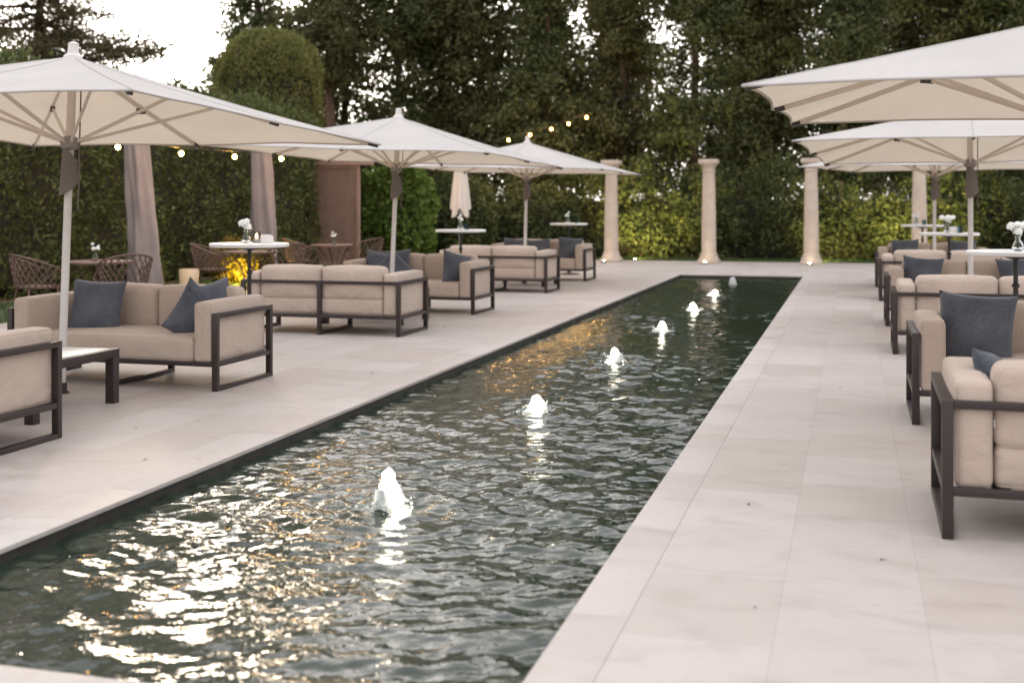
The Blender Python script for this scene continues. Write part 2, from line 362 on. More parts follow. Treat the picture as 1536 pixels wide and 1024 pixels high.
# water: a fine grid raised by travelling ripples and by rings round each jet
FX = -2.30; JETS = [5.80, 8.82, 11.88, 14.93, 17.97, 21.0, 24.05]
WZ = -.078
nx, ny = 150, 1150
gx = np.linspace(ix0, ix1, nx); t = np.linspace(0, 1, ny); gy = iy0 + (iy1-iy0)*(.55*t + .45*t*t)
X, Y = np.meshgrid(gx, gy); Z = np.zeros_like(X)
rw = np.random.default_rng(11)
for k in range(120):
    lam = .06*(9.0**rw.uniform(0, 1)); kk = 2*PI/lam
    th = rw.normal(PI*.55, .95); ph = rw.uniform(0, 2*PI)
    amp = .0225*lam*rw.uniform(.5,1.2)/math.sqrt(120)*1.95
    px = kk*(X*math.cos(th)+Y*math.sin(th)) + ph + .8*np.sin(X*2.1+ph*3)+ .8*np.sin(Y*1.7+ph*5)
    Z += amp*np.sin(px)
mod = .75 + .35*np.sin(X*1.9+1.3*np.sin(Y*.9))*np.cos(Y*1.3+X)
Z *= mod
for j, jy in enumerate(JETS):
    r = np.sqrt((X-FX)**2+(Y-jy)**2); a = .0085 if j < 6 else .003
    Z += a*np.sin(2*PI*r/.15 - 1.0)*np.exp(-r/.5)*np.clip(r/.12, 0, 1)
Vw = np.stack([X, Y, Z+WZ], -1).reshape(-1,3)
ii = np.arange(ny-1)[:,None]*nx + np.arange(nx-1)[None,:]
Fw = np.stack([ii, ii+1, ii+nx+1, ii+nx], -1).reshape(-1,4)
tag(npmesh('water', Vw, Fw, M['water'], smooth=True), kind='structure')
# ------------------------------------------------------------------ fountain jets
jl = ['tall glowing water jet nearest the camera in the pool', 'glowing water jet, second nearest in the row down the pool', 'glowing water jet third from the camera in the pool',
      'glowing water jet in the middle of the row of seven', 'small glowing water jet fifth from the camera', 'small glowing water jet next to the unlit far one', 'pale unlit water jet at the far end of the pool']
for j, jy in enumerate(JETS):
    rj = random.Random(50+j)
    Hj = (.225,.145,.15,.125,.115,.10,.16)[j]
    t = tag(empty('fountain_jet', (FX+rj.uniform(-.015,.015), jy, WZ)), jl[j], 'fountain', 'water jets down the middle of the pool')
    lean = (rj.uniform(-.12,.12), rj.uniform(-.06,.06)) if j < 6 else (0,0)
    sd_ = rj.uniform(0, 50); m = MB()
    def gush(cx, cy, hh, w_, lx, ly, rag):
        n = 20; nz = 16; vs = []; fs = []
        for i in range(nz+1):
            u = i/nz; z = hh*u - .012
            rr = w_*(.78*math.sqrt(max(0,1-u**7)) + .42*(1-u)**1.5 + .25*(1-u)**6)
            for k in range(n):
                a = 2*PI*k/n; c_, s_ = math.cos(a), math.sin(a)
                q = rr*(1 + rag*.9*mn.noise(Vector((c_*1.5+cx*40, s_*1.5, z*26+sd_))) + rag*.8*mn.noise(Vector((c_*3.4, s_*3.4+cy*30, z*70+sd_))))
                vs.append((cx+q*c_+lx*u*hh, cy+q*s_+ly*u*hh, z+rag*.05*mn.noise(Vector((c_*2.5,s_*2.5,z*30+sd_)))*u))
        for i in range(nz):
            for k in range(n): a = i*n+k; b = i*n+(k+1)%n; fs.append((a,b,b+n,a+n))
        fs.append(tuple(range(nz*n, nz*n+n))); m.add(vs, fs)
    if j < 6:
        gush(0,0,Hj,.046,lean[0],lean[1],.55)
        for q in range(7):
            a = rj.uniform(0,2*PI); d = rj.uniform(.018,.055); gush(d*math.cos(a), d*math.sin(a), Hj*rj.uniform(.25,.72)*(1.1-d*7), rj.uniform(.018,.034), rj.uniform(-.1,.3)*math.cos(a), rj.uniform(-.1,.3)*math.sin(a), .7)
    else: gush(0,0,Hj,.068,0,0,.08)
    m.build('water_column', M['foam'], t, smooth=True)
    m = MB(); ico = MB()
    for q in range(80 if j < 6 else 0):   # flung drops and the low boiling ring at the foot
        a = rj.uniform(0,2*PI); d = abs(rj.gauss(0,.05))+.06; z = max(.004, rj.gauss(.02,.028))*(1 if d < .14 else .5); r_ = rj.uniform(.003,.010)
        m.lathe([(r_*.05,-r_*.9),(r_*.8,-r_*.45),(r_,0),(r_*.7,r_*.6),(r_*.05,r_)], 7, (d*math.cos(a), d*math.sin(a), z))
    n = 40; prof = [(.115,-.006),(.105,.004),(.09,.011),(.07,.016),(.045,.03)]
    vs = []; fs = []
    for (r_, z) in prof:
        for k in range(n):
            a = 2*PI*k/n; q = r_*(1+.28*mn.noise(Vector((math.cos(a)*2.2,math.sin(a)*2.2,sd_)))); vs.append((q*math.cos(a), q*math.sin(a), z*(1+.9*mn.noise(Vector((math.cos(a)*3,math.sin(a)*3,sd_+z*40))))))
    for i in range(len(prof)-1):
        for k in range(n): a = i*n+k; b = i*n+(k+1)%n; fs.append((a,b,b+n,a+n))
    if j < 6: m.add(vs, fs)
    if j < 6: m.build('splash', M['foam'], t, smooth=True)
    if j < 6: lamp('jet_lamp', 'POINT', (lean[0]*.06, 0, .055), 3.4, (1,.90,.70), .02, t)
    for q in range(3 if j < 6 else 0): lamp('splash_fill_lamp', 'POINT', (.062*math.cos(q*2.1+j), .062*math.sin(q*2.1+j), .012), .7, (1,.90,.70), .012, t)  # added fill lights that whiten the splash at the jet's foot
# ------------------------------------------------------------------ sofa
def cushion(name, x0,x1,y0,y1,z0,z1, r, puff, parent, seed, wr=.004):
    vs, fs = rounded((x1-x0)/2,(y1-y0)/2,(z1-z0)/2, r, 4, 9, puff, wr, seed)
    o = MB().add(vs, fs).build(name, M['cushion'], parent, ((x0+x1)/2,(y0+y1)/2,(z0+z1)/2), smooth=True)
    h = ((x1-x0)/2,(y1-y0)/2,(z1-z0)/2); ax = h.index(min(h)); u, w = (ax+1)%3, (ax+2)%3; i_ = .29*r; m = MB()
    for sg in (-1, 1):      # welted seam round both broad faces
        loop = []; hu, hw, c_ = h[u]-i_, h[w]-i_, r*.75
        for (su, sw, a0) in ((1,1,0),(-1,1,PI/2),(-1,-1,PI),(1,-1,1.5*PI)):
            for q in range(5):
                a = a0+PI/8*q; p = [0,0,0]; p[ax] = sg*(h[ax]-i_); p[u] = su*(hu-c_)+c_*math.cos(a); p[w] = sw*(hw-c_)+c_*math.sin(a); loop.append(tuple(p))
        m.tube(loop+[loop[0]], .0045, 6, False)
    m.build('piping', M['cushion'], o, smooth=True)
    return o
def make_sofa():
    """two-seat sofa, faces -Y; origin at the middle of its footprint"""
    t = empty('sofa'); hx, hy, b = 1.0, .475, .042
    for s in (-1, 1):      # closed side loops standing on the floor
        m = MB(); x0, x1 = sorted((s*hx, s*(hx-.05)))
        m.box(x0,x1,-hy,-hy+b,0,.625,.003); m.box(x0,x1,hy-b,hy,0,.625,.003)
        m.box(x0,x1,-hy+b,hy-b,.585,.625,.003); m.box(x0,x1,-hy+b,hy-b,0,.034,.003); m.box(x0+.004,x1-.004,-hy+b,hy-b,.195,.232,.003)
        m.build('side_frame', M['frame'], t, smooth='angle')
    m = MB()
    m.box(-.025,.025,-hy+.02,-hy+.02+b,.034,.195,.003); m.box(-.025,.025,hy-b,hy,.034,.585,.003); m.box(-.025,.025,-hy+.02,hy,0,.034,.003)
    m.build('middle_frame', M['frame'], t, smooth='angle')
    m = MB()
    m.box(-hx+.05,hx-.05,-hy+.004,-hy+b,.195,.234,.003); m.box(-hx+.05,hx-.05,hy-b+.002,hy-.002,.195,.234,.003); m.box(-hx+.05,hx-.05,hy-b+.001,hy-.001,.586,.624,.003)
    m.build('back_rail', M['frame'], t, smooth='angle')
    m = MB()
    for i in range(9): m.box(-.9+.2*i,-.82+.2*i,-hy+b,hy-b,.205,.222)
    m.build('slat_base', M['frame'], t)
    cushion('seat_cushion', -.775,.775,-.465,.42,.226,.425,.04,(.01,.012,.018),t,1)
    for s in (-1, 1):
        x0, x1 = sorted((s*.945, s*.782)); cushion('arm_cushion', x0,x1,-.47,.44,.225,.712,.034,(.012,.008,.010),t,3+s)
        x0, x1 = sorted((s*.006, s*.775)); cushion('back_cushion', x0,x1,.215,.428,.40,.785,.055,(.008,.03,.018),t,7+s)
    m = MB(); m.box(.772,.776,.405,.409,.50,.535); m.build('care_tag', M['white'], t)
    return t
sofas = [
 (-5.90, 6.175, 1, 'taupe sofa cut off by the left edge, its arm panel nearest the camera'),
 (-5.90, 9.095, 0, 'taupe sofa nearest on the left that faces the camera, blue pillows at both ends'),
 (-5.93, 13.19, 1, 'taupe sofa left of the pool seen whole from behind, in front of a parasol pole'),
 (-5.95, 16.05, 0, 'taupe sofa facing the camera left of the pool, blue pillow on its pool-side arm'),
 (-5.97, 20.15, 1, 'taupe sofa seen from behind, farther of the two full backs left of the pool'),
 (-6.02, 23.45, 0, 'farthest taupe sofa on the left, facing the camera near the first stone column'),
 (1.39, 6.175, 1, 'nearest taupe sofa on the right, seen from behind and cut off by the right edge'),
 (1.39, 9.095, 0, 'taupe sofa on the right facing the camera with a large slate pillow in its corner'),
 (1.39, 13.08, 1, 'taupe sofa on the right seen from behind, its back behind the large slate pillow'),
 (1.39, 15.98, 0, 'taupe sofa on the right facing the camera in the middle, pillows at both ends'),
 (1.40, 20.0, 1, 'farther back-turned taupe sofa on the right, standing before the far parasol pole'),
 (1.40, 23.25, 0, 'farthest taupe sofa on the right, facing the camera before the yellow-lit hedge'),
]
proto = make_sofa()
for i, (x, y, back, lab) in enumerate(sofas):
    o = proto if i == 0 else copy_tree(proto)
    o.location = (x, y, 0); o.rotation_euler = (0, 0, (PI if back else 0) + R(random.uniform(-.6,.6)))
    tag(o, lab, 'sofa', 'taupe sofas set in facing pairs beside the pool')
# pillows
def pillow_mesh(seed, a=.25, th=.085):
    m = MB(); n = 18; vs = []; fs = []; rp = random.Random(seed)
    for side in (1, -1):
        o = len(vs)
        for i in range(n+1):
            for j in range(n+1):
                u = -1+2*i/n; v = -1+2*j/n
                pin = 1-.10*(1-u*u)*v*v - .0
                pin2 = 1-.10*(1-v*v)*u*u
                x = a*u*(1-.09*(1-v*v)*abs(u)); z = a*v*(1-.09*(1-u*u)*abs(v))
                y = side*th*(max(0,(1-u**2))*max(0,(1-v**2)))**.42
                y += .006*mn.noise(Vector((u*2.2,v*2.2,seed+side)))*(1-max(abs(u),abs(v))**6)
                vs.append((x,y,z))
        for i in range(n):
            for j in range(n):
                q = (o+i*(n+1)+j, o+(i+1)*(n+1)+j, o+(i+1)*(n+1)+j+1, o+i*(n+1)+j+1)
                fs.append(q if side < 0 else q[::-1])
    m.add(vs, fs)
    me = m.build('throw_pillow', M['pillow'], smooth=True)
    import bmesh
    bm = bmesh.new(); bm.from_mesh(me.data); bmesh.ops.remove_doubles(bm, verts=bm.verts, dist=1e-4); bm.to_mesh(me.data); bm.free()
    return me
pil = [  # x, y, z centre, rx (lean back), ry (roll), rz
 (-6.36, 9.1, 0.6, -14, 2, 8, 'large slate pillow on the left end of the nearest camera-facing sofa'),
 (-5.33, 9.04, 0.545, -8, 38, 62, 'blue pillow tipped on its corner against the arm of the nearest camera-facing sofa'),
 (-5.27, 9.22, 0.6, -10, -8, 78, 'slate pillow squeezed between the tipped blue pillow and the sofa arm'),
 (-6.58, 16.05, 0.585, -16, 10, -12, 'blue pillow at the left end of the sofa behind the middle parasol pole'),
 (-6.34, 16.12, 0.61, -16, -4, 6, 'slate pillow propped upright just left of the middle parasol pole'),
 (-6.27, 15.88, 0.545, -20, 44, 10, 'blue pillow tipped on a corner directly behind the middle parasol pole'),
 (-5.35, 16.0, 0.59, -14, 14, 58, 'blue pillow propped on the pool-side arm of the middle left sofa'),
 (-6.6, 23.45, 0.58, -16, 3, 10, 'blue pillow at the left end of the farthest left sofa'),
 (-6.1, 23.45, 0.57, -18, -5, -6, 'blue pillow behind the far left parasol pole'),
 (-5.44, 23.42, 0.6, -12, 4, 18, 'slate pillow near the pool-side arm of the farthest left sofa'),
 (0.84, 9.08, 0.615, -16, 3, -8, 'largest slate pillow in view, in the corner of the right camera-facing sofa'),
 (0.72, 6.2, 0.575, -30, 12, 80, 'slate pillow whose corner peeks over the nearest sofa on the right'),
 (0.84, 16.0, 0.6, -16, 4, -8, 'slate pillow at the pool-side end of the middle right sofa'),
 (1.98, 16.0, 0.6, -16, -4, 10, 'slate pillow at the outer end of the middle right sofa, by the right edge'),
 (0.93, 23.2, 0.62, -16, -3, -8, 'blue pillow at the pool-side end of the farthest right sofa'),
 (1.92, 23.25, 0.61, -16, 3, 8, 'slate pillow at the outer end of the farthest right sofa'),
]
pp = [pillow_mesh(3), pillow_mesh(8)]
for i, (x,y,z,rx,ry,rz,lab) in enumerate(pil):
    o = pp[i] if i < 2 else pp[i % 2].copy()
    if i >= 2: COL.objects.link(o)
    o.location = (x,y,z)
    o.rotation_euler = (Matrix.Rotation(R(rz),3,'Z') @ Matrix.Rotation(R(rx),3,'X') @ Matrix.Rotation(R(ry),3,'Y')).to_euler()
    s = 1.06 if i in (10,) else 1
    o.scale = (s,s,s)
    tag(o, lab, 'pillow', 'slate blue throw pillows on the sofas')
# coffee tables
def make_coffee():
    t = empty('coffee_table'); hx, hy = .54, .5
    m = MB()
    m.box(-hx,hx,-hy,-hy+.05,.345,.41,.003); m.box(-hx,hx,hy-.05,hy,.345,.41,.003); m.box(-hx,-hx+.05,-hy+.05,hy-.05,.345,.41,.003); m.box(hx-.05,hx,-hy+.05,hy-.05,.345,.41,.003)
    m.build('apron', M['frame'], t, smooth='angle')
    for sx in (-1,1):
        for sy in (-1,1):
            x0,x1 = sorted((sx*(hx-.002), sx*(hx-.075))); y0,y1 = sorted((sy*(hy-.002), sy*(hy-.075)))
            MB().box(x0,x1,y0,y1,0,.345,.003).build('leg', M['frame'], t, smooth='angle')
    MB().box(-hx+.05,hx-.05,-hy+.05,hy-.05,.385,.413,.003).build('tabletop', M['stone'], t, smooth='angle')
    return t
ct = make_coffee()
for i, (y, lab) in enumerate(((7.46,'low coffee table with white top between the two nearest left sofas'),(14.4,'low dark-framed coffee table by the middle left parasol, mostly behind a sofa'),(21.6,'low coffee table between the farthest left sofas, only its legs showing'))):
    o = ct if i == 0 else copy_tree(ct); o.location = (-5.90, y, 0); tag(o, lab, 'coffee table', 'low coffee tables between the facing sofas')
# ------------------------------------------------------------------ parasols
HF = 1.88
def make_parasol():
    t = empty('parasol'); za, zr = 2.70, 2.145
    def surfz(x, y): 
        mm = max(abs(x),abs(y))/HF; return za - (za-zr)*(mm**.92)
    # canopy: eight panels, hem cut in a shallow curve between ribs
    m = MB(); vs = []; fs = []; nr, ns = 14, 12
    rim = [(1,0),(1,1),(0,1),(-1,1),(-1,0),(-1,-1),(0,-1),(1,-1)]
    pts = []
    for k in range(8):
        a = Vector((*rim[k],0))*HF; b = Vector((*rim[(k+1)%8],0))*HF
        for s in range(ns):
            u = s/ns; p = a.lerp(b, u); c = 4*u*(1-u); pts.append((p*(1-.024*c), c))
    nn = len(pts); vs.append((0,0,za))
    for i in range(1, nr+1):
        r = i/nr
        for p, c in pts:
            q = p*r; z = surfz(q.x, q.y) - .016*c*r*(1-r)*4 + .011*r*mn.noise(Vector((q.x*1.5,q.y*1.5,3)))
            vs.append((q.x,q.y,z))
    for k in range(nn): fs.append((0, 1+k, 1+(k+1)%nn))
    for i in range(nr-1):
        for k in range(nn):
            a = 1+i*nn+k; b = 1+i*nn+(k+1)%nn; fs.append((a, a+nn, b+nn, b))
    m.add(vs, fs)
    cn = m.build('canopy', M['canvas'], t, smooth='angle')
    m = MB()    # stitched hem following the edge
    edge = [vs[1+(nr-1)*nn+k] for k in range(nn)]; m.tube([Vector(p)-Vector((0,0,.006)) for p in edge+[edge[0]]], .008, 6, False)
    m.build('hem', M['canvas'], cn, smooth=True)
    m = MB()
    for k in range(8):
        q = [Vector(vs[1+i*nn+k*ns])+Vector((0,0,.001)) for i in range(0,nr)]; m.tube(q, .0045, 5)
    m.build('seam', M['canvas'], cn, smooth=True)
    MB().lathe([(.075,2.672),(.07,2.70),(.045,2.715),(.04,2.775),(.043,2.80),(.02,2.81)],20).build('finial', M['pole'], t, smooth='angle')
    MB().lathe([(.031,0),(.031,2.0)],20).build('pole', M['pole'], t, smooth='angle')
    MB().lathe([(.034,2.0),(.034,2.66)],20,caps=False).build('upper_pole', M['alu'], t, smooth='angle')
    MB().lathe([(.045,1.94),(.07,1.96),(.075,2.0),(.075,2.03),(.05,2.045),(.036,2.05)],20).build('hub', M['hub'], t, smooth='angle')
    MB().lathe([(.062,0),(.062,.012),(.045,.02),(.042,.08),(.036,.085)],24).build('floor_socket', M['frame'], t, smooth='angle')
    for k in range(8):
        d = Vector((*rim[k],0)); e = d*HF*.985; L = d.length
        def rp(f): 
            q = d*HF*f; return Vector((q.x,q.y,surfz(q.x,q.y)-.022))
        m = MB(); pr = [rp(.035),rp(.25),rp(.5),rp(.75),rp(.985)]
        for a,b in zip(pr[:-1], pr[1:]): m.bar(a,b,.016,.03)
        rb = m.build('rib', M['alu'], t)
        dn = d.normalized(); m = MB(); f = .50 if L < 1.2 else .46
        q = rp(f); m.bar(Vector((dn.x*.06,dn.y*.06,2.005)), q-Vector((0,0,.02)), .017, .026)
        st = m.build('strut', M['alu'], t)
        m = MB(); a = q-Vector((0,0,.02)); m.bar(a-dn*.045-Vector((0,0,.012)), a+dn*.045, .034, .05); m.build('joint', M['plastic'], st)
        m = MB(); m.bar(rp(.955), rp(.99), .03, .03); m.build('rib_cap', M['plastic'], rb)
    m = MB(); vs=[]; fs=[]; nseg=12   # strap wound once round the pole below the hub
    for i in range(nseg+1):
        u = i/nseg; a = -2.6+u*3.4; r = .05+.028*u; ztop = 1.985-.10*u*u*2.4; zb = 1.58+.02*u - .03*math.sin(u*PI)+.17*u*u
        for s in range(5):
            z = ztop+(zb-ztop)*s/4; vs.append((r*math.cos(a)+.018*s/4*math.cos(a), r*math.sin(a)+.018*s/4*math.sin(a), z))
    for i in range(nseg):
        for s in range(4): a=i*5+s; fs.append((a,a+1,a+6,a+5))
    m.add(vs,fs).build('strap', M['strap'], t, smooth=True)
    m = MB(); m.tube([(.085,0,2.6),(.083,.01,2.0),(.085,.01,1.75),(.09,.012,1.62),(.075,.02,1.52),(.088,.015,1.46)], .006, 6); m.build('cord', M['strap'], t, smooth=True)
    return t
umb = [ # x, y, lean toward +X (deg), lean toward -Y... (rx), rz, label
 (-6.07, 8.22, .7, 2.3, -1.5, 'white square parasol nearest on the left, its pole beside the white-topped coffee table'),
 (-6.03, 15.20, 2.1, 1.0, 0, 'white square parasol in the middle of the left row, pole behind a sofa back'),
 (-6.03, 22.10, 1.2, .2, 0, 'smallest white parasol at the far end of the left row, near the first column'),
 (1.36, 8.20, 0, -.6, -1, 'largest white parasol at the top right corner, its pole out of view'),
 (1.36, 15.30, 0, 2.3, -4, 'white parasol in the middle of the right row, its pole at the right edge'),
 (1.38, 22.30, 0, 0, -13, 'white parasol farthest on the right, just under the middle one'),
]
pu = make_parasol()
for i, (x,y,ly,lx,rz,lab) in enumerate(umb):
    o = pu if i == 0 else copy_tree(pu)
    o.location = (x,y,0); o.rotation_euler = (Matrix.Rotation(R(ly),3,'Y') @ Matrix.Rotation(R(-lx),3,'X') @ Matrix.Rotation(R(rz),3,'Z')).to_euler()
    tag(o, lab, 'parasol', 'white square parasols over the sofa groups')
# ------------------------------------------------------------------ bar tables and what stands on them
def make_bar():
    t = empty('bar_table')
    MB().lathe([(.395,1.062),(.405,1.066),(.408,1.08),(.408,1.094),(.402,1.10),(.0001,1.10)],48).build('tabletop', M['white'], t, smooth='angle')
    MB().lathe([(.028,.03),(.022,.12),(.022,.45),(.036,.46),(.036,.48),(.022,.49),(.022,.78),(.034,.79),(.034,.805),(.02,.82),(.02,1.02),(.10,1.045),(.10,1.062)],18).build('post', M['iron'], t, smooth='angle')
    MB().lathe([(.235,0),(.235,.014),(.19,.028),(.06,.045),(.03,.07)],32).build('foot', M['iron'], t, smooth='angle')
    return t
bars = [(-6.03,11.25,'round white bar table nearest on the left, with a lit candle on it'),(-6.05,18.3,'round white bar table left of the far parasol, with a blue glass'),
        (-5.88,25.2,'round white bar table standing left of the first stone column'),(1.36,11.2,'round white bar table cut off by the right edge'),(1.32,18.1,'round white bar table between the two right parasol poles'),(1.33,25.1,'round white bar table right in front of the fourth column')]
pb = make_bar()
for i,(x,y,lab) in enumerate(bars):
    o = pb if i == 0 else copy_tree(pb); o.location=(x,y,0); tag(o, lab, 'bar table', 'tall round white bar tables')
def make_vase(seed, big):
    rv = random.Random(seed); t = empty('flower_vase')
    MB().lathe([(.03,0),(.046,.012),(.05,.04),(.036,.075),(.022,.095),(.024,.125),(.03,.135),(.027,.134),(.02,.12),(.018,.095),(.032,.07),(.044,.038),(.04,.014),(.0005,.012)],20).build('vase', M['clear'], t, smooth=True)
    m = MB(); heads = []
    for k in range(7 if big else 5):
        a = rv.uniform(0,2*PI); d = rv.uniform(.01,.085 if big else .06); h = rv.uniform(.15,.23) if big else rv.uniform(.15,.26)
        p = Vector((d*math.cos(a), d*math.sin(a), h)); heads.append(p)
        m.tube([(rv.uniform(-.01,.01),rv.uniform(-.01,.01),.02),(p.x*.2,p.y*.2,.12),p], .0025, 5)
    m.build('stems', M['stem'], t, smooth=True)
    m = MB()
    for p in heads:
        rr = rv.uniform(.034,.046) if big else rv.uniform(.022,.034)
        for q in range(46):
            v = Vector((rv.gauss(0,1),rv.gauss(0,1),rv.gauss(.35,.8))).normalized(); c = p+v*rr*rv.uniform(.7,1.05)
            s_ = v.orthogonal().normalized()*.011; w_ = v.cross(s_).normalized()*.009
            m.add([c-s_-v*.004, c-w_, c+s_-v*.004, c+w_], [(0,1,2,3)])
        m.lathe([(rr*.3,-rr*.5),(rr*.75,-.2*rr),(rr*.8,.2*rr),(rr*.4,.7*rr),(.001,.8*rr)],10,tuple(p))
    m.build('blossoms', M['petal'], t)
    return t
v1, v2 = make_vase(4, True), make_vase(9, False)
vz = [(v1,-6.07,11.25,1.10,'glass vase of full white flowers beside the candle on the nearest left bar table'),(v2,-6.05,18.28,1.10,'small vase of white flowers on the bar table under the closed cream parasol'),
      (v2,-5.9,25.2,1.10,'tiny vase of white flowers on the far left bar table'),(v1,1.37,11.15,1.10,'glass vase of white flowers by the right edge on the nearest right bar table'),
      (v1,1.29,18.08,1.10,'vase of white flowers on the bar table between the right parasol poles'),(v2,1.22,25.1,1.10,'faint vase of flowers on the far right bar table'),
      (v2,-9.95,14.2,.735,'vase of white flowers on the brown garden table behind the nearest sofa'),(v2,-9.62,21.3,.735,'vase of pale flowers on the garden table before the lattice panel')]
used = set()
for (pv,x,y,z,lab) in vz:
    o = pv if pv.name not in used else copy_tree(pv); used.add(pv.name); o.location=(x,y,z); o.rotation_euler=(0,0,random.uniform(0,6))
    tag(o, lab, 'flower vase', 'vases of white flowers on the tables')
def make_tumbler(mat, name='glass_tumbler', h=.1, r=.038):
    return MB().lathe([(r*.85,0),(r,.004),(r*1.05,h),(r*.96,h),(r*.9,.012),(.0005,.012)],20).build(name, mat, smooth='angle')
gt = make_tumbler(M['blue'])
for i,(x,y,lab) in enumerate(((-5.93,18.24,'blue glass beside the small vase on the bar table under the closed parasol'),(-5.72,25.2,'dark blue glass on the far left bar table'),(1.45,11.08,'smoky blue glass next to the flower vase at the right edge'),(1.46,18.02,'blue glass on the bar table between the right parasol poles'),(1.36,25.08,'teal glass on the far right bar table'))):
    o = gt if i == 0 else gt.copy()
    if i: COL.objects.link(o)
    o.location=(x,y,1.1015); tag(o, lab, 'glass', 'blue glasses on the bar tables')
t = tag(empty('candle_holder', (-5.985,11.32,1.1015)), 'lit candle in a clear glass behind the flower vase on the nearest left bar table', 'candle')
o = make_tumbler(M['clear'],'holder_glass',.12,.042); o.parent = t
MB().lathe([(.028,.013),(.028,.05),(.001,.052)],16).build('wax', M['cream'], t, smooth='angle')
MB().lathe([(.001,.054),(.009,.066),(.007,.08),(.0008,.098)],10).build('flame', M['flame'], t, smooth=True)
lamp('candle_lamp','POINT',(0,0,.075),.35,(1,.6,.3),.01,t)
def cardbox(x,y,rz,lab):
    t = tag(empty('napkin_holder',(x,y,1.1005),R(rz)), lab, 'napkin holder', 'white napkin holders on the bar tables')
    MB().box(-.06,.06,-.045,.045,0,.075,.004).build('tray', M['card'], t, smooth='angle')
    m = MB(); m.box(-.05,.05,-.035,.035,.0755,.083,.002); m.box(-.046,.04,-.03,.033,.0835,.089,.002); m.build('napkins', M['white'], t, smooth='angle')
cardbox(-5.83,11.25,38,'white box of napkins right of the candle on the nearest left bar table')
cardbox(1.38,18.05,15,'white napkin box on the bar table between the right parasol poles')
# ------------------------------------------------------------------ cast metal garden chairs and tables
def make_chair():
    t = empty('garden_chair'); m = MB(); r0, r1 = .27, .345; zs, zt = .43, .86   # barrel back, open to -Y
    def P(th, u):     # th: 0 back centre, +-1 arm ends ; u 0 seat..1 rim
        a = PI/2 + th*R(118); rr = r0+(r1-r0)*u; rim = zt - .20*abs(th)**1.7
        return Vector((rr*math.cos(a), rr*math.sin(a), zs+(rim-zs)*u))
    for k in range(-9, 10):
        for sg in (-1, 1):
            pts = []
            for s in range(9):
                u = s/8; th = k/7.5 + sg*(u-.5)*.34
                if abs(th) <= 1: pts.append(P(th,u))
            if len(pts) > 1:
                for a,b in zip(pts[:-1],pts[1:]): m.bar(a,b,.016,.010)
    m.build('lattice_back', M['cast'], t)
    m = MB(); n = 30
    m.tube([P(-1+2*i/n,1) for i in range(n+1)], .014, 8)
    m.tube([P(-1+2*i/n,.02) for i in range(n+1)], .011, 8)
    for s in (-1,1):
        e = P(s,1); m.tube([e, e+Vector((s*.015,-.06,-.01)), e+Vector((s*.01,-.10,-.06)), e+Vector((-s*.03,-.085,-.14)), P(s,.02)], .012, 8)
    m.build('rim', M['cast'], t, smooth=True)
    m = MB(); m.lathe([(.26,.415),(.275,.42),(.275,.435),(.255,.44),(.001,.437)],28); m.build('seat', M['cast'], t, smooth='angle')
    for sx in (-1,1):
        for sy in (-1,1):
            MB().tube([(sx*.19,sy*.18,.42),(sx*.22,sy*.21,.25),(sx*.20,sy*.20,.12),(sx*.245,sy*.24,0)],[.016,.014,.013,.017],8).build('leg', M['cast'], t, smooth=True)
    return t
def make_gtable():
    t = empty('garden_table')
    m = MB(); m.lathe([(.45,.70),(.47,.705),(.47,.728),(.45,.735),(.001,.735)],40); m.build('tabletop', M['cast'], t, smooth='angle')
    for k in range(4):
        a = PI/4+k*PI/2; c,s = math.cos(a),math.sin(a)
        MB().tube([(.34*c,.34*s,.70),(.18*c,.18*s,.52),(.10*c,.10*s,.32),(.20*c,.20*s,.12),(.36*c,.36*s,0)],[.014,.014,.016,.014,.018],8).build('leg', M['cast'], t, smooth=True)
    MB().lathe([(.11,.31),(.115,.32),(.11,.33)],20).build('stretcher_ring', M['cast'], t)
    return t
pg = make_gtable()
for i,(x,y,lab) in enumerate(((-9.9,14.2,'round brown metal garden table left of the first grey covered parasol'),(-9.6,17.95,'brown metal garden table behind the nearest left bar table, hidden by its chairs'),(-9.6,21.3,'brown metal garden table with pale flowers before the lattice panel'))):
    o = pg if i==0 else copy_tree(pg); o.location=(x,y,0); tag(o,lab,'garden table','brown metal garden tables')
pc = make_chair()
for i,(x,y,rz,lab) in enumerate(((-10.22,13.35,150,'lattice-backed brown metal chair farthest left, behind the parasol pole'),(-9.18,13.75,232,'lattice-backed brown metal chair in front of the grey covered parasol'),
     (-10.2,17.75,112,'lattice-backed brown metal chair beside the yellow glowing shrub'),(-9.1,18.2,240,'lattice-backed brown metal chair right of the nearest left bar table post'),
     (-10.15,21.0,125,'brown metal chair left of the pale flowers before the lattice panel'),(-9.0,21.4,250,'brown metal chair right of the pale flowers before the lattice panel'))):
    o = pc if i==0 else copy_tree(pc); o.location=(x,y,0); o.rotation_euler=(0,0,R(rz)); tag(o,lab,'garden chair','brown cast metal garden chairs')
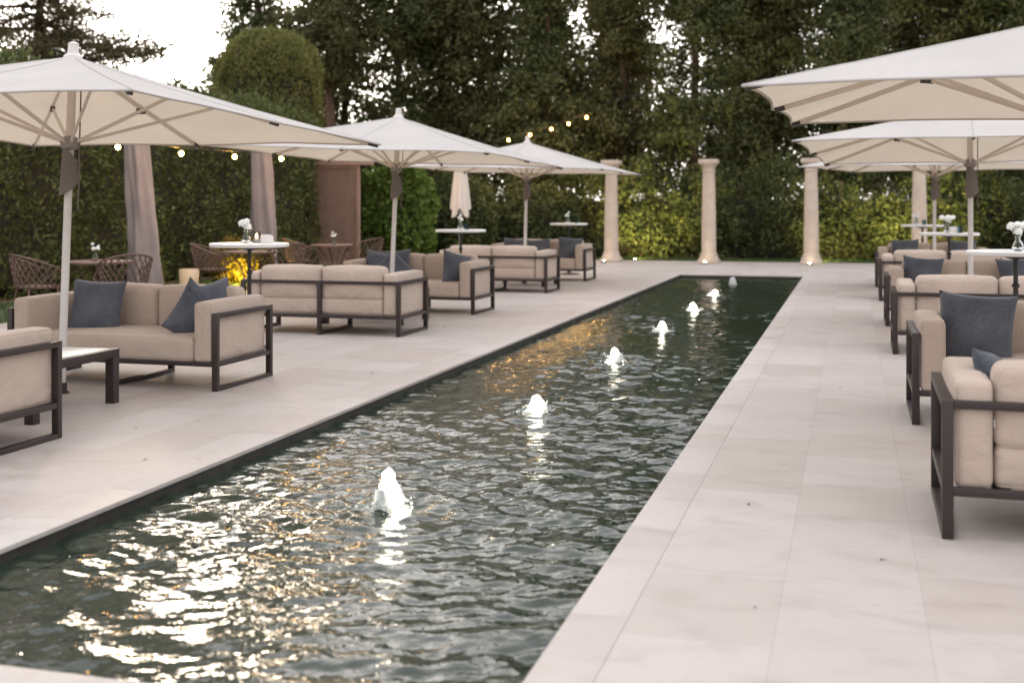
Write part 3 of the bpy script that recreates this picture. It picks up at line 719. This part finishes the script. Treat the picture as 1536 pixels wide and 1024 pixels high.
# ------------------------------------------------------------------ covered parasols, closed parasol, pot, stone, lattice
def cover_mesh(seed, r0, r1, h, z0=.05):
    vs=[];fs=[];n=56;nz=36
    for i in range(nz+1):
        u=i/nz; z=z0+(h-z0)*u; rr=r0+(r1-r0)*u
        if u>.96: rr*=1-(u-.96)*14
        for k in range(n):
            a=2*PI*k/n
            q=rr*(1+.16*math.sin(5*a+seed+1.6*math.sin(u*3.1+seed))+.08*math.sin(9*a-seed*2+u*4)+.10*mn.noise(Vector((math.cos(a)*1.3,math.sin(a)*1.3,u*5+seed))))
            vs.append((q*math.cos(a),q*math.sin(a),z))
    for i in range(nz):
        for k in range(n): a=i*n+k;b=i*n+(k+1)%n; fs.append((a,b,b+n,a+n))
    fs.append(tuple(range(nz*n,nz*n+n)))
    return vs,fs
for i,(x,y,ry,lab) in enumerate(((-11.55,17.95,-4.5,'tall closed parasol in a leaning grey cloth cover, left one'),(-11.6,22.3,-2,'tall closed parasol in a grey cloth cover, behind the candle-lit bar table'))):
    t = tag(empty('covered_parasol',(x,y,0),rot=(0,R(ry),R(20*i))),lab,'covered parasol','closed parasols in grey covers')
    vs,fs = cover_mesh(2.2+i*3,.26,.175,2.78); MB().add(vs,fs).build('cover',M['cover'],t,smooth=True)
    MB().lathe([(.04,0),(.04,2.9),(.02,2.92)],14).build('pole',M['bark'],t,smooth='angle')
    MB().lathe([(.32,0),(.32,.05),(.1,.08)],24).build('base',M['frame'],t,smooth='angle')
t = tag(empty('closed_parasol',(-9.0,27.2,0)),'closed cream parasol hanging limp behind the small bar table','parasol')
vs=[];fs=[];n=48;nz=24
for i in range(nz+1):
    u=i/nz
    for k in range(n):
        a=2*PI*k/n; zb=1.30+.11*math.sin(4*a+.7); z=zb+(2.62-zb)*u; rr=.05+(.175*(1-u)**.7+.03)*(1+.28*math.sin(8*a))*(1-.8*max(0,u-.8)/.2)*.8
        vs.append((rr*math.cos(a),rr*math.sin(a),z))
for i in range(nz):
    for k in range(n): a=i*n+k;b=i*n+(k+1)%n; fs.append((a,b,b+n,a+n))
fs.append(tuple(range(nz*n,nz*n+n)))
MB().add(vs,fs).build('canopy',M['cream'],t,smooth=True)
MB().lathe([(.03,0),(.03,2.68),(.01,2.7)],14).build('pole',M['pole'],t,smooth='angle')
MB().lathe([(.3,0),(.3,.05),(.06,.08),(.05,.25)],24).build('base',M['frame'],t,smooth='angle')
t = tag(empty('planter',(-10.3,17.2,0)),'cream ceramic pot standing below the grey covered parasol','pot')
MB().lathe([(.11,0),(.125,.01),(.135,.12),(.15,.3),(.158,.43),(.15,.462),(.135,.462),(.132,.42)],28,caps=False).build('pot',M['pot'],t,smooth='angle')
MB().lathe([(.133,.415),(.001,.42)],28,caps=False).build('soil',M['earth'],t)
# lattice screen with its frame and a lintel beam
t = tag(empty('lattice_screen',(-12.62,28.0,0)),'tall brown lattice screen between the clipped hedge and the ivy','lattice screen')
m = MB(); hw, H = .62, 2.42
for k in range(-40,80):
    for sg in (1,-1):
        x0 = -hw; z0 = k*.075*1.0
        pts=[]
        a = Vector((-hw,0,z0)); b = Vector((hw,0,z0+sg*2*hw*.62))
        lo, hi = 0,1
        dz = b.z-a.z
        f0 = (0.06-a.z)/dz; f1=(H-a.z)/dz; f0,f1 = sorted((f0,f1)); lo=max(0,f0); hi=min(1,f1)
        if hi-lo>.02: m.bar(a.lerp(b,lo)+Vector((0,.006*sg,0)),a.lerp(b,hi)+Vector((0,.006*sg,0)),.01,.028)
m.build('lattice',M['lattice'],t)
m = MB(); m.box(-hw-.07,-hw,-.04,.04,0,H+.07,.004); m.box(hw,hw+.07,-.04,.04,0,H+.07,.004); m.box(-hw,hw,-.035,.035,H,H+.07,.004); m.box(-hw,hw,-.035,.035,0,.06,.004); m.build('frame',M['lattice'],t)
MB().box(-hw-.1,hw+.42,-.10,.10,H+.072,H+.28,.006).build('beam',M['lattice'],t)
MB().box(-hw,hw,.06,.09,.05,H,.0).build('backing_board',M['bark'],t)
# ------------------------------------------------------------------ stone columns and lamps
def make_column():
    t = empty('stone_column')
    MB().box(-.26,.26,-.26,.26,0,.10,.012).lathe([(.25,.10),(.255,.125),(.25,.155),(.225,.17),(.215,.19),(.225,.21),(.22,.24),(.195,.255)],40).build('base',M['column'],t,smooth='angle')
    pr=[(.195,.255),(.187,.27)]
    for i in range(13): u=i/12; pr.append((.187-.035*u**1.6,.27+2.06*u))
    MB().lathe(pr,44,caps=False).build('shaft',M['column'],t,smooth='angle')
    m=MB(); m.lathe([(.152,2.33),(.168,2.34),(.168,2.37),(.152,2.38),(.152,2.44),(.165,2.455),(.20,2.50),(.215,2.53),(.215,2.545)],40); m.box(-.24,.24,-.24,.24,2.545,2.66,.01); m.build('capital',M['column'],t,smooth='angle')
    return t
pcx = make_column()
colx = [(-6.09,'leftmost stone column, its top behind the far left parasol'),(-3.55,'stone column standing free in line with the left pool edge'),(-1.0,'stone column in line with the right pool edge'),(1.57,'rightmost stone column behind the far right parasol pole')]
for i,(x,lab) in enumerate(colx):
    o = pcx if i==0 else copy_tree(pcx); o.location=(x,31.0,0); o.rotation_euler=(0,0,R(90*i)); tag(o,'pale '+lab,'column','pale stone columns at the end of the terrace')
def uplight(x,y,lab,tgt,e,c,ang=60,grp='small ground spotlights at the columns',sz=.06):
    t = tag(empty('ground_spotlight',(x,y,.0)),lab,'spotlight',grp)
    MB().lathe([(.07,0),(.075,.03),(.06,.05),(.055,.05)],20,caps=False).build('housing',M['frame'],t,smooth='angle')
    MB().lathe([(.045,.04),(.036,.052),(.001,.058)],20,caps=False).build('lens',M['lens'],t,smooth=True)
    lamp('spot_lamp','SPOT',(0,0,.09),e,c,.04,t,(tgt[0]-x,tgt[1]-y,tgt[2]),ang)
for x,lab in ((-6.2,'leftmost'),(-3.6,'second from left'),(-1.02,'third from left'),(1.55,'rightmost')):
    uplight(x,30.55,f'small glowing ground spotlight at the foot of the {lab} column',(x+.05,31.0,1.6),.9,(1,.78,.55),55)
uplight(-5.62,31.9,'glowing ground spotlight on the lawn, shining on the hedge behind the leftmost column',(-5.5,34.2,1.7),230,(1,.80,.30),95)
uplight(-.95,31.75,'ground spotlight hidden behind the third column, shining on the hedge',(-.1,34.2,1.4),120,(1,.80,.32),90)
uplight(1.6,31.75,'ground spotlight hidden behind the rightmost column, shining on the hedge',(1.75,34.2,1.6),230,(1,.80,.30),95)
# ------------------------------------------------------------------ string lights
def string(name,lab,pts,bulbs,light_e,m2=None):
    t = tag(empty(name,pts[0]),lab,'string lights'); o = Vector(pts[0])
    MB().tube([Vector(p)-o for p in pts],.006,6).build('cable',M['iron'],t,smooth=True)
    for bi,b in enumerate(bulbs):
        b=Vector(b)-o
        c=MB().lathe([(.016,.0),(.016,.05),(.006,.06)],10,(b.x,b.y,b.z+.03)).build('socket',M['iron'],t,smooth='angle')
        MB().lathe([(.001,-.045),(.022,-.037),(.034,-.012),(.034,.006),(.022,.026),(.013,.032)],14,tuple(b)).build('bulb',m2 or M['bulb'],t,smooth=True)
        lamp('bulb_lamp','POINT',tuple(b-Vector((0,0,.06))),light_e,(1,.55,.2),.03,t)
pts=[]; X=-10.5
ys=[12.05,13.8,15.55,17.3,19.05,20.85,22.6,24.4,26.2]; zs_=[2.62,2.46,2.36,2.335,2.35,2.38,2.50,2.53,2.56]
pts=[(X,10.6,2.9)]+[(X,y,z+.09) for y,z in zip(ys,zs_)]+[(X,28.0,2.75)]
string('string_lights','string of warm round bulbs hanging before the left hedge under the parasols',pts,[(X,y,z) for y,z in zip(ys,zs_)],3)
bl=[]
for px,py in ((763,210),(795,202),(827,193.5),(853,185.5),(880,176)):
    d=33.6; r=(px-768)/1800*d; z=1.5+(307-py)/1800*d; bl.append((-.2731*d+.962*r*1.0,.962*d+.2731*r,z))
string('string_lights','string of warm bulbs rising into the trees above the far left parasol',[(bl[0][0]-3,bl[0][1]-.6,bl[0][2]-.55)]+[(a,b,c+.09) for a,b,c in bl]+[(bl[-1][0]+.8,bl[-1][1]+.6,bl[-1][2]+.6),(-2.4,35.4,5)],bl,9,M['bulb_soft'])
# ------------------------------------------------------------------ vegetation
def trunk_mesh(H, r, seed, limbs=7, zb=1.5, bend=.15):
    rt=random.Random(seed); m=MB(); pts=[]; n=10
    for i in range(n+1):
        u=i/n; pts.append((bend*math.sin(u*3+seed)*u, bend*math.cos(u*2.3+seed)*u, H*u))
    m.tube(pts,[r*(1.25 if i==0 else 1)*(1-.85*i/n) for i in range(n+1)],10)
    for k in range(limbs):
        u=rt.uniform(zb/H,.85); z=H*u; a=rt.uniform(0,2*PI); L=rt.uniform(.8,1.7)*(1-u*.5); rr=r*.3*(1-u*.6)
        x=bend*math.sin(u*3+seed)*u; y=bend*math.cos(u*2.3+seed)*u
        m.tube([(x,y,z),(x+L*.5*math.cos(a),y+L*.5*math.sin(a),z+.15),(x+L*math.cos(a),y+L*math.sin(a),z+rt.uniform(-.2,.5))],[rr,rr*.7,rr*.3],6)
    return m
def conifer_crown(seed, H, Rr, zb, nbr, per, ln=.18, wd=.078, droop=.6, spread=.37):
    rc=np.random.default_rng(seed); Cs=[];As=[]
    for b in range(nbr):
        u=rc.uniform(0,1)**.9; z=zb+(H-zb)*u; prof=(1-u)**.40*(.8+.2*math.sin(u*9+seed))*(.65+.35*min(1,u*5))
        L=Rr*prof*rc.uniform(.55,1.08); a=rc.uniform(0,2*PI); ca,sa=math.cos(a),math.sin(a)
        nc=max(2,int(L/.38)+1)
        for c in range(nc):
            f=.25+.75*(c+rc.uniform(0,1))/nc; cx,cy=L*f*ca,L*f*sa; cz=z+.25*f*L-droop*.45*f*f*L+rc.normal(0,.12)
            s=spread*rc.uniform(.6,1.25); k=int(per*rc.uniform(.6,1.3))
            P=rc.normal(0,1,(k,3))*np.array([s,s,s*.62])*.62+np.array([cx,cy,cz])
            P[:,2]-= .25*np.abs(rc.normal(0,s,k))
            Cs.append(P); As.append(np.tile([ca*.5,sa*.5,-.55],(k,1)))
    C=np.concatenate(Cs);A=np.concatenate(As); return leaves(C,A,ln,wd)
protos=[]
for k,(H,Rr,zb,nbr,per,mt) in enumerate(((13,2.7,1.5,370,25,'cedar'),(13.8,2.65,2.2,370,25,'cedar2'),(12.3,2.85,1.3,370,25,'cedar'),(13.4,2.75,1.9,370,25,'cedar2'))):
    t=empty('conifer_tree'); trunk_mesh(H*.94,.19,k+1).build('trunk',M['bark'],t,smooth=True)
    V,F=conifer_crown(100+k,H,Rr,zb,nbr,per); npmesh('crown',V,F,M[mt],t); protos.append(t)
tl=[(-19.2,36.4,'tall conifer at the left end of the tree line beside the open sky'),(-16.9,38.3,'tall conifer rising behind the clipped green dome'),(-14.2,36.6,'tall conifer just right of the clipped green dome'),
    (-11.7,37.2,'tall conifer behind the ivy and the closed cream parasol'),(-9.2,36.4,'tall conifer above the far left parasol'),(-6.9,37.2,'tall conifer straight behind the leftmost column'),(-4.6,36.2,'tall conifer between the leftmost column and the free-standing column'),
    (-2.5,37.0,'tall conifer behind the gap of the two pool-edge columns'),(-.2,36.4,'tall conifer behind the third column'),(2.2,37.2,'tall conifer above the middle right parasol'),(4.6,36.3,'tall conifer behind the top right parasol'),
    (-13.4,38.6,'tall conifer behind the ivy, set back a little in the tree line'),(-10.6,41.2,'back-row conifer glimpsed left of the string lights'),(-8.0,41.5,'back-row conifer glimpsed behind the string lights'),(-3.4,41,'back-row conifer glimpsed over the free-standing column'),(.8,41.4,'back-row conifer glimpsed over the third column'),(3.4,40.6,'back-row conifer glimpsed above the middle right parasol'),(6.9,38.0,'conifer at the right end of the tree line')]
for i,(x,y,lab) in enumerate(tl):
    p=protos[i%4]; o=p if i<4 else copy_tree(p); s=random.uniform(.92,1.1)
    o.location=(x,y,-.03); o.rotation_euler=(0,0,random.uniform(0,6.28)); o.scale=(s,s,random.uniform(.9,1.05)); tag(o,lab,'tree','tall conifers behind the terrace')
# pine with a bare reddish trunk
t=tag(empty('pine_tree',(-15.9,35.2,-.03)),'pine with a bare reddish trunk right of the clipped dome','tree')
trunk_mesh(11,.24,9,6,5.2,.25).build('trunk',M['bark'],t,smooth=True)
V,F=conifer_crown(300,11.5,2.6,5.0,150,36); npmesh('crown',V,F,M['cedar2'],t)
# lacy tree, top left
t=tag(empty('lacy_tree',(-20.9,27.2,-.03)),'open feathery tree spreading against the white sky at the top left','tree')
rt=random.Random(5); m=MB(); m.tube([(0,0,0),(.1,.1,2.5),(-.1,.2,5),(.2,0,7.5),(.3,.1,9)],[.2,.17,.14,.09,.03],10)
Cs=[];As=[]
for b in range(62):
    u=rt.uniform(.46,1); z=9*u; a=rt.uniform(0,2*PI) if b>20 else rt.gauss(0,.7); L=rt.uniform(2.2,4.4)*(1.25-u*.6)
    pts=[Vector((0,.1,z))]; d=Vector((math.cos(a),math.sin(a),rt.uniform(-.05,.35)))
    for s in range(6): d=(d+Vector((rt.gauss(0,.13),rt.gauss(0,.13),rt.gauss(-.03,.1)))).normalized(); pts.append(pts[-1]+d*L/6)
    m.tube(pts,[.05*(1-i/7) for i in range(7)],6)
    for s in range(1,7):
        for q in range(4):
            c=pts[s]+Vector((rt.gauss(0,.30),rt.gauss(0,.30),rt.gauss(0,.14))); k=30
            m.tube([pts[s],c],[.008,.004],4)
            P=RNG.normal(0,1,(k,3))*np.array([.24,.24,.07])+np.array(c); Cs.append(P); As.append(np.tile([d.x,d.y,0],(k,1)))
m.build('trunk',M['bark'],t,smooth=True)
V,F=leaves(np.concatenate(Cs),np.concatenate(As),.13,.055); npmesh('crown',V,F,M['lacy'],t)
# clipped hedge along the left
def hedge_points(lx,ly,h,n,rough,topround=.4,rag=0):
    """points on the outside of a long clipped block, pushed in and out by a broad lumpiness"""
    ar=np.array([ly*h,ly*h,lx*h,lx*h,lx*ly]); which=RNG.choice(5,n,p=ar/ar.sum()); a=RNG.uniform(-1,1,n);b=RNG.uniform(0,1,n)
    P=np.zeros((n,3));Nm=np.zeros((n,3))
    for w,(ax,sg) in enumerate(((0,1),(0,-1),(1,1),(1,-1))):
        q=which==w; P[q,ax]=sg*(lx if ax==0 else ly)/2; P[q,1-ax]=a[q]*(ly if ax==0 else lx)/2; P[q,2]=b[q]*h; Nm[q,ax]=sg
    q=which==4; P[q,0]=a[q]*lx/2; P[q,1]=(b[q]*2-1)*ly/2; P[q,2]=h; Nm[q,2]=1
    lump=rough*(np.sin(P[:,1]*2.3+np.sin(P[:,2]*2.1)*1.4+P[:,0])*.5+np.sin(P[:,1]*5.1+P[:,2]*3.7)*.3+np.sin(P[:,2]*6.3-P[:,1]*3.1+P[:,0]*4)*.3)
    P+=Nm*(lump+RNG.normal(0,rough*.55,n))[:,None]
    e=np.clip((P[:,2]-(h-topround))/topround,0,1.2)**2
    P[:,0]-=np.sign(P[:,0])*np.minimum(e*topround*.55,np.abs(P[:,0])*.8)*(lx>.5)
    P[:,2]*=1+rag*(np.sin(P[:,0]*1.7+1)+np.sin(P[:,0]*4.1)*.6+np.sin(P[:,0]*9.7)*.35)
    P[:,2]=np.maximum(P[:,2],.02)
    return P,Nm
def hedge(name,lab,loc,lx,ly,h,n,rough,mat,ln,wd,rag=0,cat='hedge',tr=.4):
    t=tag(empty(name,loc),lab,cat)
    P,Nm=hedge_points(lx,ly,h,n,rough,tr,rag); V,F=leaves(P,Nm*.5+np.array([0,0,.35]),ln,wd,.55); npmesh('foliage',V,F,mat,t)
    c=.20
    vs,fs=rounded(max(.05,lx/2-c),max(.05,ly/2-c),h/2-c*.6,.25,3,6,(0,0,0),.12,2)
    MB().add(vs,fs).build('shaded_twig_core',M['twig'],t,(0,0,h/2-c*.6),smooth=True)
    m=MB(); nst=max(2,int(max(lx,ly)/1.2))
    for i in range(nst):
        f=-.5+(i+.5)/nst; m.tube([(lx*.9*f if lx>ly else 0, ly*.9*f if ly>=lx else 0, -.03),(lx*.9*f if lx>ly else 0, ly*.9*f if ly>=lx else 0, h*.5)],[.06,.03],7)
    m.build('stems',M['bark'],t)
    return t
hedge('clipped_hedge','long tall clipped hedge along the left behind the garden chairs',(-13.6,17.2,-.03),1.3,21,3.85,72000,.17,M['hedge'],.125,.052)
t=tag(empty('loose_hedge',(-2.6,34.4,-.03)),'dark loose hedge behind the row of stone columns','hedge')
Cs=[];As=[]
for q in range(1500):
    x=RNG.uniform(-12.2,11.2); top=2.25+.45*math.sin(x*1.3+1)+.3*math.sin(x*3.4)+.25*math.sin(x*7.7)
    z=top*RNG.uniform(.02,1)**.8; y=-.55+RNG.uniform(-.25,.75)+.2*math.sin(x*2.9+z*2)+.12*math.sin(x*6.1-z*5); k=int(RNG.uniform(18,40)); sp=RNG.uniform(.13,.26)
    Cs.append(RNG.normal(0,1,(k,3))*np.array([sp,sp*.8,sp])*.75+np.array([x,y,z])); As.append(np.tile([RNG.normal(0,.5),-.5,RNG.uniform(-.3,.6)],(k,1)))
C=np.concatenate(Cs); C[:,2]=np.maximum(C[:,2],.02)
V,F=leaves(C,np.concatenate(As),.15,.06,.5); npmesh('foliage',V,F,M['backhedge'],t)
vs,fs=rounded(11.6,.28,.82,.25,3,40,(0,0,0),.16,2); MB().add(vs,fs).build('shaded_twig_core',M['twig'],t,(0,.25,.82),smooth=True)
m=MB()
for q in range(18): m.tube([(-11.4+q*1.35,.1,-.03),(-11.3+q*1.35,.15,1.2),(-11.2+q*1.35,.2,2.2)],[.06,.04,.015],7)
m.build('stems',M['bark'],t)
# clipped dome
t=tag(empty('topiary_tree',(-14.9,28.9,-.03)),'tall clipped cypress with a rounded dome top, above the hedge','topiary')
n=26000; H,Rd=6.15,1.36
zc=RNG.uniform(0,1,n); a=RNG.uniform(0,2*PI,n); dome=RNG.uniform(0,1,n)<.36
el=np.arcsin(RNG.uniform(0,1,n)); hz=H-Rd*1.0
rr=np.where(dome,Rd*np.cos(el),Rd*(.97+.04*np.sin(zc*9))); zz=np.where(dome,hz+Rd*1.0*np.sin(el),.2+zc*(hz-.2))
lump=.05*np.sin(a*5+zz*2)+.04*np.sin(a*11-zz*5)+RNG.normal(0,.045,n)
P=np.stack([(rr+lump)*np.cos(a),(rr+lump)*np.sin(a),zz+lump*.5],1); Nm=np.stack([np.cos(a),np.sin(a),np.where(dome,np.tan(np.minimum(el,1.3)),.15)],1)
V,F=leaves(P,unit(Nm)*.4+np.array([0,0,.6]),.13,.05,.5); npmesh('foliage',V,F,M['dome'],t)
pr=[(1.0,.1)]+[(Rd-.18,.2+(hz-.2)*i/6) for i in range(7)]+[((Rd-.18)*math.cos(e_),hz+(Rd-.18)*math.sin(e_)) for e_ in (.3,.6,.9,1.2,1.45)]
MB().lathe(pr,28).build('shaded_twig_core',M['twig'],t,smooth=True); MB().lathe([(.14,-.03),(.12,.3)],10).build('trunk',M['bark'],t)
def bush(name,lab,loc,rx,ry,h,n,mat,ln,wd,cat='shrub',core=.72,sd=1):
    t=tag(empty(name,loc),lab,cat); u=unit(RNG.normal(0,1,(n,3))); u[:,2]=np.abs(u[:,2])*np.where(RNG.uniform(0,1,n)<.5,1,-.9)
    lump=1+.13*np.sin(u[:,0]*7+sd)*np.sin(u[:,2]*6+u[:,1]*5)+RNG.normal(0,.07,n)
    P=u*np.array([rx,ry,h/2])*lump[:,None]+np.array([0,0,h/2]); P[:,2]=np.maximum(P[:,2],.02)
    V,F=leaves(P,u*.5+np.array([0,0,-.2]),ln,wd,.6); npmesh('foliage',V,F,mat,t)
    vs=[];fs=[];nn=16
    for i in range(9):
        e_=-PI/2+PI*i/8
        for k in range(nn): aa=2*PI*k/nn; vs.append((rx*core*max(.02,math.cos(e_))*math.cos(aa),ry*core*max(.02,math.cos(e_))*math.sin(aa),h/2+h/2*core*math.sin(e_)))
    for i in range(8):
        for k in range(nn): a_=i*nn+k;b_=i*nn+(k+1)%nn; fs.append((a_,b_,b_+nn,a_+nn))
    MB().add(vs,fs).build('shaded_twig_core',M['twig'],t,smooth=True)
    MB().tube([(0,0,-.03),(.02,0,h*.4)],[.06,.03],8).build('stem',M['bark'],t)
    return t
hedge('ivy_bush','bright green leafy ivy mass beside the lattice screen',(-12.0,30.3,-.03),2.1,.8,2.4,6500,.13,M['ivy'],.15,.115,.06,'ivy',.5)
bush('golden_shrub','low golden shrub glowing behind the chair near the candle-lit bar table',(-11.4,20.9,-.03),.55,.5,.85,3200,M['yellow'],.09,.05)
lamp('shrub_lamp','POINT',(-11.05,20.35,.12),18,(1,.68,.12),.05)
bush('loose_shrub','dark bushy shrub left of the leftmost column',(-8.6,33.0,-.03),1.1,.7,2.0,6500,M['backhedge'],.14,.07,sd=3)
bush('loose_shrub','dark bushy shrub between the closed parasol and the ivy',(-10.6,31.8,-.03),1.0,.7,2.3,6500,M['backhedge'],.14,.07,sd=5)
# grass blades
n=26000; half=n//3
P=np.concatenate([np.stack([RNG.uniform(-12.5,-10.4,half),RNG.uniform(10,26,half),np.full(half,.012)],1),np.stack([RNG.uniform(-12.4,8.5,n-half),RNG.uniform(32.05,33.8,n-half),np.full(n-half,.012)],1)])
V,F=leaves(P,np.tile([0,0,1.],(n,1)),.06,.012,.3); tag(npmesh('grass',V,F,M['grass']),'short green grass along the terrace edge','grass',kind='stuff')

# a few dry leaves dropped on the paving
lm = MB(); lm.add([(-.018,0,.003),(-.004,-.009,.006),(.016,-.002,.004),(.002,.010,.008)],[(0,1,2,3)]); lm.tube([(.014,-.002,.004),(.026,-.001,.006)],.001,4)
lf = lm.build('fallen_leaf', M['bark'])
rl = random.Random(21)
for i,(x,y) in enumerate(((-.86,7.55),(-4.62,7.05),(-4.35,7.4),(-4.1,9.9),(-4.45,11.6),(-.35,4.55),(.12,5.3),(-.5,6.1),(-.1,10.2),(-4.0,6.2),(-4.8,13.9),(.05,14.0))):
    o = lf if i == 0 else lf.copy()
    if i: COL.objects.link(o)
    q = rl.uniform(.5,1.0); o.location=(x,y,.0005); o.rotation_euler=(0,0,rl.uniform(0,6)); o.scale=(q,q,q)
    tag(o,'tiny dry brown leaf lying on the pale stone paving','leaf','dry leaves scattered on the paving')
